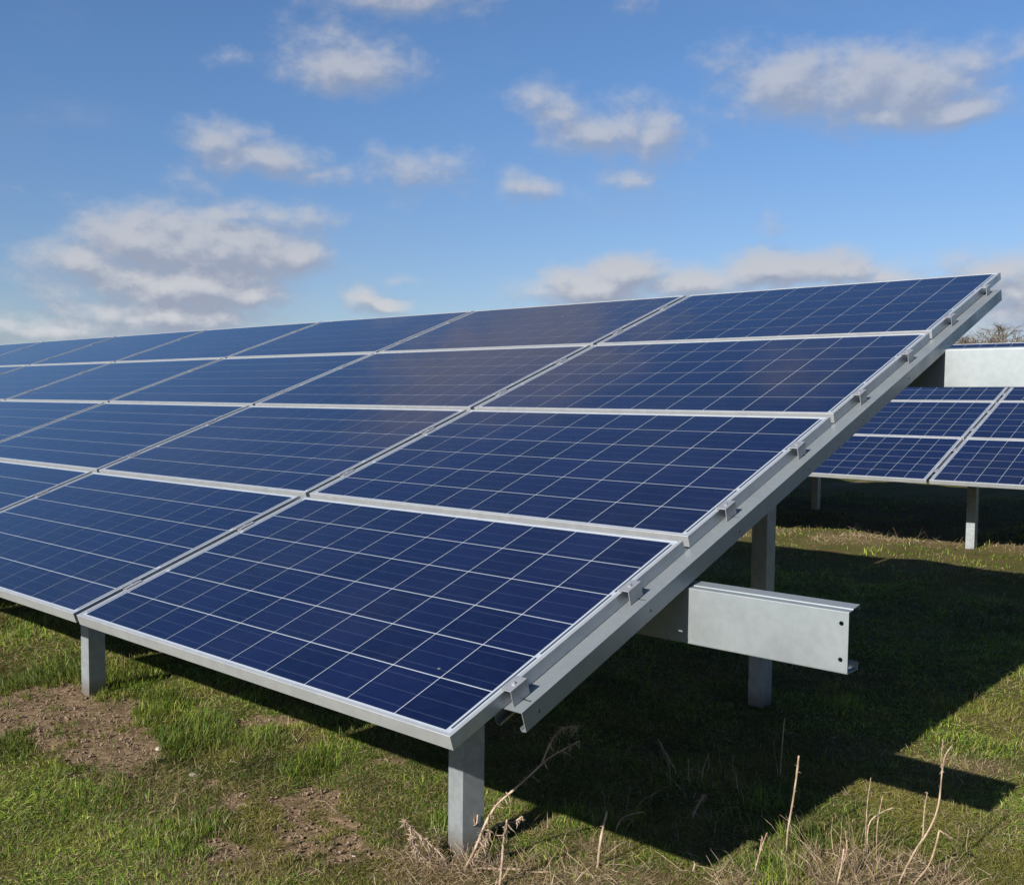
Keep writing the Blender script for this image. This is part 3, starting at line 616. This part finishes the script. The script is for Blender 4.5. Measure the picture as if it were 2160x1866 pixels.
# ---------------------------------------------------------------- dead stalks
STALKS = {'S1': [[(0.1262, 1.3767, -0.68), (0.1274, 1.3778, -0.6087), (0.1349, 1.3849, -0.526), (0.1418, 1.3913, -0.4383), (0.1454, 1.3947, -0.3675)]], 'S2': [[(0.4466, 1.4232, -0.68), (0.4773, 1.452, -0.5808), (0.5052, 1.4781, -0.5136), (0.5218, 1.4936, -0.4411), (0.5256, 1.4972, -0.3387), (0.5306, 1.5019, -0.2926), (0.5426, 1.5131, -0.2644)], [(0.4931, 1.4667, -0.5426), (0.4928, 1.4665, -0.4622), (0.4969, 1.4703, -0.4057)], [(0.5256, 1.4972, -0.3376), (0.5221, 1.4939, -0.3), (0.5238, 1.4955, -0.2512)]], 'S3': [[(0.4796, 1.455, -0.68), (0.5079, 1.4815, -0.6274), (0.5209, 1.4937, -0.5705), (0.5279, 1.5003, -0.5199)], [(0.5279, 1.5003, -0.5199), (0.561, 1.5313, -0.5469)]], 'S4': [[(0.3193, 1.2965, -0.68), (0.3261, 1.3029, -0.6263), (0.3305, 1.307, -0.5696)], [(0.3261, 1.3029, -0.6263), (0.3369, 1.313, -0.5726), (0.3312, 1.3077, -0.5179)]], 'S5': [[(0.3457, 1.5248, -0.68), (0.3407, 1.5201, -0.5661), (0.3467, 1.5257, -0.4636)]], 'S6': [[(0.3004, 1.5562, -0.68), (0.2963, 1.5525, -0.6119), (0.2951, 1.5513, -0.5072), (0.2978, 1.5538, -0.4278)]], 'S7': [[(0.3405, 1.464, -0.68), (0.3454, 1.4686, -0.5558), (0.3749, 1.4962, -0.5162), (0.403, 1.5226, -0.5029)]], 'S8': [[(0.1184, 1.181, -0.68), (0.1321, 1.1938, -0.6059), (0.146, 1.2069, -0.5556)], [(0.1298, 1.1916, -0.6131), (0.135, 1.1966, -0.5672)]], 'S9': [[(-0.1713, 1.9579, -0.68), (-0.1645, 1.9643, -0.5544), (-0.1577, 1.9707, -0.4631)]], 'S10': [[(0.4963, 1.7865, -0.68), (0.4972, 1.7874, -0.6328), (0.4983, 1.7884, -0.5947)]], 'S11': [[(0.5304, 1.7695, -0.68), (0.5282, 1.7674, -0.6393), (0.5314, 1.7704, -0.5987)]], 'M1': [[(-0.2456, 0.9033, -0.68), (-0.2424, 0.9063, -0.6141), (-0.2353, 0.913, -0.5521), (-0.2281, 0.9197, -0.5026)]], 'M2': [[(-0.5301, 0.6249, -0.68), (-0.514, 0.64, -0.6334), (-0.5007, 0.6524, -0.5872), (-0.4876, 0.6647, -0.5363), (-0.4628, 0.6879, -0.4736), (-0.4292, 0.7194, -0.4269), (-0.3909, 0.7553, -0.376), (-0.353, 0.7908, -0.3246), (-0.3143, 0.8271, -0.2905), (-0.2888, 0.8509, -0.2705)], [(-0.3682, 0.7766, -0.3434), (-0.3453, 0.798, -0.2639), (-0.3231, 0.8189, -0.2312), (-0.2919, 0.8481, -0.2238)], [(-0.5301, 0.6249, -0.68), (-0.4932, 0.6595, -0.6039), (-0.4778, 0.6739, -0.5565)]], 'M3': [[(-0.599, 0.6712, -0.68), (-0.5978, 0.6724, -0.6298), (-0.6003, 0.67, -0.5956), (-0.5628, 0.7052, -0.5826), (-0.5569, 0.7107, -0.552)], [(-0.5631, 0.7049, -0.5818), (-0.5764, 0.6925, -0.4736)]], 'M4': [[(-0.3852, 0.6172, -0.68), (-0.382, 0.6202, -0.6224), (-0.3789, 0.6231, -0.5416), (-0.3762, 0.6256, -0.5131), (-0.3721, 0.6294, -0.4726)]], 'M5': [[(-0.5781, 0.6096, -0.68), (-0.5993, 0.5897, -0.6415), (-0.6356, 0.5556, -0.598), (-0.6677, 0.5256, -0.5604), (-0.676, 0.5178, -0.5459)], [(-0.6677, 0.5256, -0.5604), (-0.6567, 0.5359, -0.6152), (-0.6384, 0.553, -0.6595)]], 'M7': [[(-0.6504, 0.8246, -0.68), (-0.6473, 0.8275, -0.6373), (-0.6392, 0.835, -0.5785), (-0.6258, 0.8476, -0.5266)]], 'M8': [[(-0.5065, 0.6355, -0.68), (-0.4859, 0.6548, -0.6731), (-0.4408, 0.697, -0.6751), (-0.3871, 0.7473, -0.6746)]], 'M9': [[(-0.6306, 0.8437, -0.68), (-0.6102, 0.8628, -0.6417), (-0.5732, 0.8975, -0.6323), (-0.551, 0.9182, -0.6162)]], 'M10': [[(-0.2203, 1.4134, -0.68), (-0.2095, 1.4236, -0.6344), (-0.1926, 1.4394, -0.598)]], 'M11': [[(-0.3812, 1.665, -0.68), (-0.3814, 1.6648, -0.6634), (-0.3843, 1.6621, -0.5831)]], 'M12': [[(-0.3616, 1.7154, -0.68), (-0.3561, 1.7206, -0.6267), (-0.3443, 1.7316, -0.5717)]], 'M13': [[(-0.4595, 1.7169, -0.68), (-0.4862, 1.6919, -0.6171), (-0.5147, 1.6652, -0.5453)]], 'M14': [[(-0.349, 1.1481, -0.68), (-0.3383, 1.1582, -0.6366), (-0.3132, 1.1817, -0.6159), (-0.2824, 1.2106, -0.6077)]], 'M15': [[(-0.0247, 1.078, -0.68), (-0.0209, 1.0815, -0.6568), (-0.0251, 1.0776, -0.651)]]}
m, k, b = material('dead_stalk'); tcn = k.node('ShaderNodeTexCoord'); n1 = k.noise(k.vm('MULTIPLY', tcn.outputs['Object'], (60, 60, 25)), 1., 4, .6)
k.put(b.inputs['Base Color'], k.mix(k.smooth(n1, .35, .68), (.19, .125, .08, 1), (.37, .285, .205, 1))); b.inputs['Roughness'].default_value = .75; M_STALK = m
m, k, b = material('withered_leaf'); n1 = k.noise(k.node('ShaderNodeTexCoord').outputs['Object'], 90, 4, .6)
k.put(b.inputs['Base Color'], k.mix(k.smooth(n1, .35, .68), (.14, .095, .065, 1), (.27, .20, .15, 1))); b.inputs['Roughness'].default_value = .85; M_WITH = m
def tube(mb_, pts, r0_, r1_, n=6, jit=.0):
    P3 = []
    for i in range(len(pts)-1):                                     # smooth the polyline
        a, b2 = Vector(pts[i]), Vector(pts[i+1])
        pm = Vector(pts[i-1]) if i > 0 else a*2-b2; pn = Vector(pts[i+2]) if i+2 < len(pts) else b2*2-a
        for s in range(4):
            q = s/4; q2 = q*q; q3 = q2*q
            P3.append(.5*((2*a)+(b2-pm)*q+(2*pm-5*a+4*b2-pn)*q2+(3*a-pm-3*b2+pn)*q3))
    P3.append(Vector(pts[-1])); N = len(P3); v = []
    for i, c in enumerate(P3):
        d_ = (P3[min(i+1, N-1)]-P3[max(i-1, 0)]).normalized(); a = d_.orthogonal().normalized(); b2 = d_.cross(a)
        r = r0_+(r1_-r0_)*i/(N-1); r *= 1+jit*random.uniform(-1, 1)
        if i % 7 == 3: r *= 1.22                                    # nodes on the stem
        for j in range(n): v.append(c+(a*cos(2*pi*j/n)+b2*sin(2*pi*j/n))*r)
    f = [(i*n+j, i*n+(j+1) % n, (i+1)*n+(j+1) % n, (i+1)*n+j) for i in range(N-1) for j in range(n)]
    f.append(tuple(range(n))[::-1]); f.append(tuple((N-1)*n+j for j in range(n)))
    mb_.add(v, f); return P3
def stalk(key, r0_, r1_, label, fuzz=0, thorns=0, cat='dead stalk', fl=.02):
    lines = STALKS[key]; base = Vector(lines[0][0]); gz = float(ground_z(base.x, base.y))
    e = empty('dead_stalk', (base.x, base.y, gz)); tag(e, label, cat, 'dead weed stalks round the end of the near array')
    mb_ = MB(); allp = []
    for li, ln in enumerate(lines):
        pts = [Vector(q)-base+Vector((0, 0, random.uniform(-.001, .001))) for q in ln]
        # give the stem some depth of its own
        dep = random.uniform(-.25, .25)
        if li == 0: pts = [Vector((0, 0, -.02))]+[q+Vector((-.68, .73, 0))*dep*max(0, q.z)*.5 for q in pts]; dep0 = dep
        else: pts = [q+Vector((-.68, .73, 0))*dep0*max(0, q.z)*.5 for q in pts]
        k_ = 1 if li == 0 else .6
        allp.append(tube(mb_, pts, r0_*k_, r1_*k_, 6, .10))
    mb_.obj('stem', M_STALK, e, smooth=True)
    if thorns or fuzz:
        mb2 = MB()
        for P3 in allp:
            for _ in range(thorns):
                q = random.choice(P3[2:]); dv = Vector((random.uniform(-1, 1), random.uniform(-1, 1), random.uniform(-.3, .6))).normalized()*random.uniform(.005, .012)
                s2 = dv.orthogonal().normalized()*.0012; mb2.add([q-s2, q+s2, q+dv], [(0, 1, 2)])
            for _ in range(fuzz):
                q = random.choice(P3[len(P3)//4:]); L_ = random.uniform(.2, 1.)**1.5*fl
                dv = Vector((random.uniform(-1, 1), random.uniform(-1, 1), random.uniform(-1., .9))).normalized()*L_
                s2 = dv.orthogonal().normalized()*random.uniform(.0008, .0024); md = q+dv*.55+Vector((0, 0, -.2*L_)); q2 = q+dv+Vector((random.uniform(-.4, .4), random.uniform(-.4, .4), -.5))*L_
                mb2.add([q-s2, q+s2, md+s2, md-s2, q2], [(0, 1, 2, 3), (3, 2, 4)])
        o = link('withered_leaves', mesh('withered_leaves', mb2.v, mb2.f), M_WITH, e)
    return e
ST_ = [('S1', .0036, .0027, 'tall straight pale dead stalk standing against the shadow edge', 4, 26),
 ('S2', .0036, .0016, 'long curved dead stalk with a forked tip at the lower right', 10, 20),
 ('S3', .0034, .0026, 'bent broken dead stalk with a hanging tip right of the curved one', 12, 12),
 ('S4', .0036, .0020, 'short dead stalk at the bottom edge left of the straw clump', 6, 8),
 ('S5', .0022, .0014, 'thin upright dead stalk in the middle of the straw clump', 6, 4),
 ('S6', .0020, .0012, 'thin dead stalk reaching the notch between the two shadows', 4, 4),
 ('S7', .0026, .0014, 'dead stalk bending right over the straw clump', 8, 4),
 ('S8', .0028, .0016, 'small leaning dead stalk left of the tall straight one', 6, 4),
 ('S9', .0024, .0016, 'thin dead stalk in the shade behind the tall straight one', 2, 2),
 ('S10', .0014, .0009, 'left of two short thin stalks in the grass at the far right', 0, 0),
 ('S11', .0014, .0009, 'right of two short thin stalks in the grass at the far right', 0, 0),
 ('M1', .0048, .0034, 'thick dead stalk half sunlit half in shadow right of the front post', 14, 4),
 ('M2', .0048, .0018, 'large branching withered weed leaning right into the shade beside the front post', 110, 60),
 ('M3', .0040, .0022, 'hooked pale dead stalk crossing the foot of the front post', 8, 2),
 ('M4', .0050, .0024, 'upright knotted dead stalk at the bottom edge right of the front post', 60, 6),
 ('M5', .0040, .0026, 'shaggy withered weed leaning left away from the front post', 260, 50),
 ('M7', .0016, .0010, 'thin dry grass stem leaning right beside the front post', 0, 0),
 ('M8', .0042, .0034, 'dead stalk lying flat on the straw right of the front post', 20, 2),
 ('M9', .0032, .0026, 'dead stalk with an upturned end beside the large withered weed', 90, 2),
 ('M10', .0034, .0022, 'ragged dead weed in the middle of the near shadow', 60, 2),
 ('M11', .0020, .0012, 'short upright stalk in the deep shade under the panels', 2, 2),
 ('M12', .0020, .0012, 'short leaning stalk in the deep shade under the panels', 6, 2),
 ('M13', .0022, .0012, 'stalk leaning left in the deep shade below the beam', 4, 2),
 ('M14', .0026, .0014, 'arched dead stalk in the shade just inside the shadow edge', 8, 2),
 ('M15', .0034, .0026, 'stubby pale dead stump at the tip of the near shadow', 0, 2)]
for (key, a, b2, lab, fz, th_) in ST_: stalk(key, a, b2, lab, fz, th_, 'dead weed' if fz > 50 else 'dead stalk', .028 if fz > 50 else .014)

# low tangle of thin dry stems at the weeds' feet
mbt = MB()
def strands(cx, cy, ra, rb, n, lmin, lmax, lean):
    for _ in range(n):
        a_, b_ = random.gauss(0, .5), random.gauss(0, .5); x_ = cx+a_*ra*RX-b_*rb*RY; y_ = cy+a_*ra*RY+b_*rb*RX
        z_ = float(ground_z(x_, y_)); th_ = random.uniform(0, 2*pi); le = abs(random.gauss(lean, .35)); L_ = random.uniform(lmin, lmax)
        p = Vector((x_, y_, z_-.004)); pts = [p]; az2 = th_
        for s in range(3):
            l2 = min(le+s*random.uniform(-.1, .45), 1.75); p = p+Vector((cos(az2)*sin(l2), sin(az2)*sin(l2), cos(l2)))*L_/3; p.z = max(p.z, z_+.003); pts.append(p); az2 += random.uniform(-.4, .4)
        r_ = random.uniform(.0005, .0013)
        for s in range(3): seg(mbt, pts[s], pts[s+1], r_*(1-.2*s), r_*(.8-.2*s))
def seg(mb_, a, b_, r0_, r1_, n=3):
    d_ = (b_-a).normalized(); o1 = d_.orthogonal().normalized(); o2 = d_.cross(o1)
    v = [a+(o1*cos(2*pi*i/n)+o2*sin(2*pi*i/n))*r0_ for i in range(n)]+[b_+(o1*cos(2*pi*i/n)+o2*sin(2*pi*i/n))*r1_ for i in range(n)]
    mb_.add(v, [(i, (i+1) % n, n+(i+1) % n, n+i) for i in range(n)])
strands(-.50, .66, .13, .08, 170, .03, .11, .8)
strands(-.62, .57, .08, .06, 120, .03, .08, .95)
strands(-.25, .80, .25, .12, 110, .04, .14, 1.3)
strands(.36, 1.36, .17, .15, 120, .05, .19, .6)
strands(.52, 1.49, .14, .12, 55, .05, .14, .85)
strands(.10, 1.12, .10, .09, 70, .04, .12, 1.0)
strands(-.20, 1.5, .5, .5, 60, .05, .16, .7)
strands(.25, 2.6, .6, .5, 60, .03, .08, .7)
strands(-1.0, .35, .6, .4, 60, .03, .10, 1.1)
strands(-2.2, 8.0, .9, .3, 120, .05, .18, .9)
o = link('dry_stem_tangle', mbt.mesh('dry_stem_tangle'), M_STALK); tag(o, 'tangled thin dry stems around the weeds and front post', 'dead stems', kind='stuff')

# ---------------------------------------------------------------- bare trees along the far hedge
m, k, b = material('bare_bark'); oi = k.node('ShaderNodeObjectInfo'); n1 = k.noise(k.node('ShaderNodeTexCoord').outputs['Object'], .8, 3, .6)
c = k.mix(oi.outputs['Random'], (.085, .050, .038, 1), (.088, .066, .044, 1)); c = k.mix(k.smooth(n1, .4, .7), c, (.115, .090, .062, 1))
k.put(b.inputs['Base Color'], c); b.inputs['Roughness'].default_value = .9; M_BARK = m
def seg(mb_, a, b_, r0_, r1_, n=3):
    d_ = (b_-a).normalized(); o1 = d_.orthogonal().normalized(); o2 = d_.cross(o1)
    v = [a+(o1*cos(2*pi*i/n)+o2*sin(2*pi*i/n))*r0_ for i in range(n)]+[b_+(o1*cos(2*pi*i/n)+o2*sin(2*pi*i/n))*r1_ for i in range(n)]
    mb_.add(v, [(i, (i+1) % n, n+(i+1) % n, n+i) for i in range(n)])
def bare_tree(x, y, H, spread, label):
    z = float(ground_z(x, y)); e = empty('bare_tree', (x, y, z), (0, 0, random.uniform(0, 6.28))); tag(e, label, 'tree', 'bare trees along the far hedge')
    tr_ = MB(); cr = MB()
    def grow(a, d_, L, r, lev):
        b_ = a+d_*L; seg(tr_ if lev < 1 else cr, a, b_, r, r*.7, 5 if lev < 2 else 3)
        if lev >= 5: return
        for _ in range((6, 5, 4, 4, 3)[lev]):
            st_ = a+(b_-a)*random.uniform(.25, 1); ax = Vector((random.gauss(0, 1), random.gauss(0, 1), random.gauss(.2, .55))).normalized()
            nd = (d_*.65+ax*.8*spread).normalized(); nd.z = max(nd.z, -.05); nd.normalize()
            grow(st_, nd, L*random.uniform(.6, .85), max(r*.58, .007), lev+1)
    for s in range(random.choice((3, 4))):
        dv = Vector((random.gauss(0, .3), random.gauss(0, .3), 1)).normalized(); grow(Vector((random.uniform(-.6, .6), random.uniform(-.6, .6), -.2)), dv, 1.4, .09, 0)
    zt = sorted(v[2] for v in cr.v)[int(len(cr.v)*.975)]; k_ = H/zt
    for q in (tr_, cr): q.v = [(v[0]*1.1, v[1]*1.1, min(v[2]*k_, H+(v[2]*k_-H)*.35) if v[2]*k_ > H else v[2]*k_) for v in q.v]
    tr_.obj('trunk', M_BARK, e)
    link('crown', mesh('crown', cr.v, cr.f), M_BARK, e)
TL = ['leftmost bare reddish hedge tree', 'bare twiggy hedge tree second from left', 'bare hedge tree third from left', 'bare hedge tree fourth from left', 'bare hedge tree fifth from left', 'bare hedge tree sixth from left', 'bare hedge tree seventh from left', 'bare hedge tree eighth from left', 'bare hedge tree ninth from left', 'bare hedge tree tenth from left', 'bare hedge tree eleventh from left', 'bare hedge tree twelfth from left', 'bare hedge tree thirteenth from left', 'bare hedge tree fourteenth from left']
TH = [4.6, 4.5, 4.7, 4.9, 4.7, 5.0, 5.2, 5.3, 5.6, 5.4, 5.8, 5.5, 6.0, 5.8]
for i in range(14):
    a = R(-23.2+1.45*i); dd_ = 51+random.uniform(-2.5, 2.5)
    bare_tree(CAM.x+sin(a)*dd_, CAM.y+cos(a)*dd_, TH[i]*.80, random.uniform(.85, 1.15), TL[i]+' behind the far array')
S.render.film_transparent = False
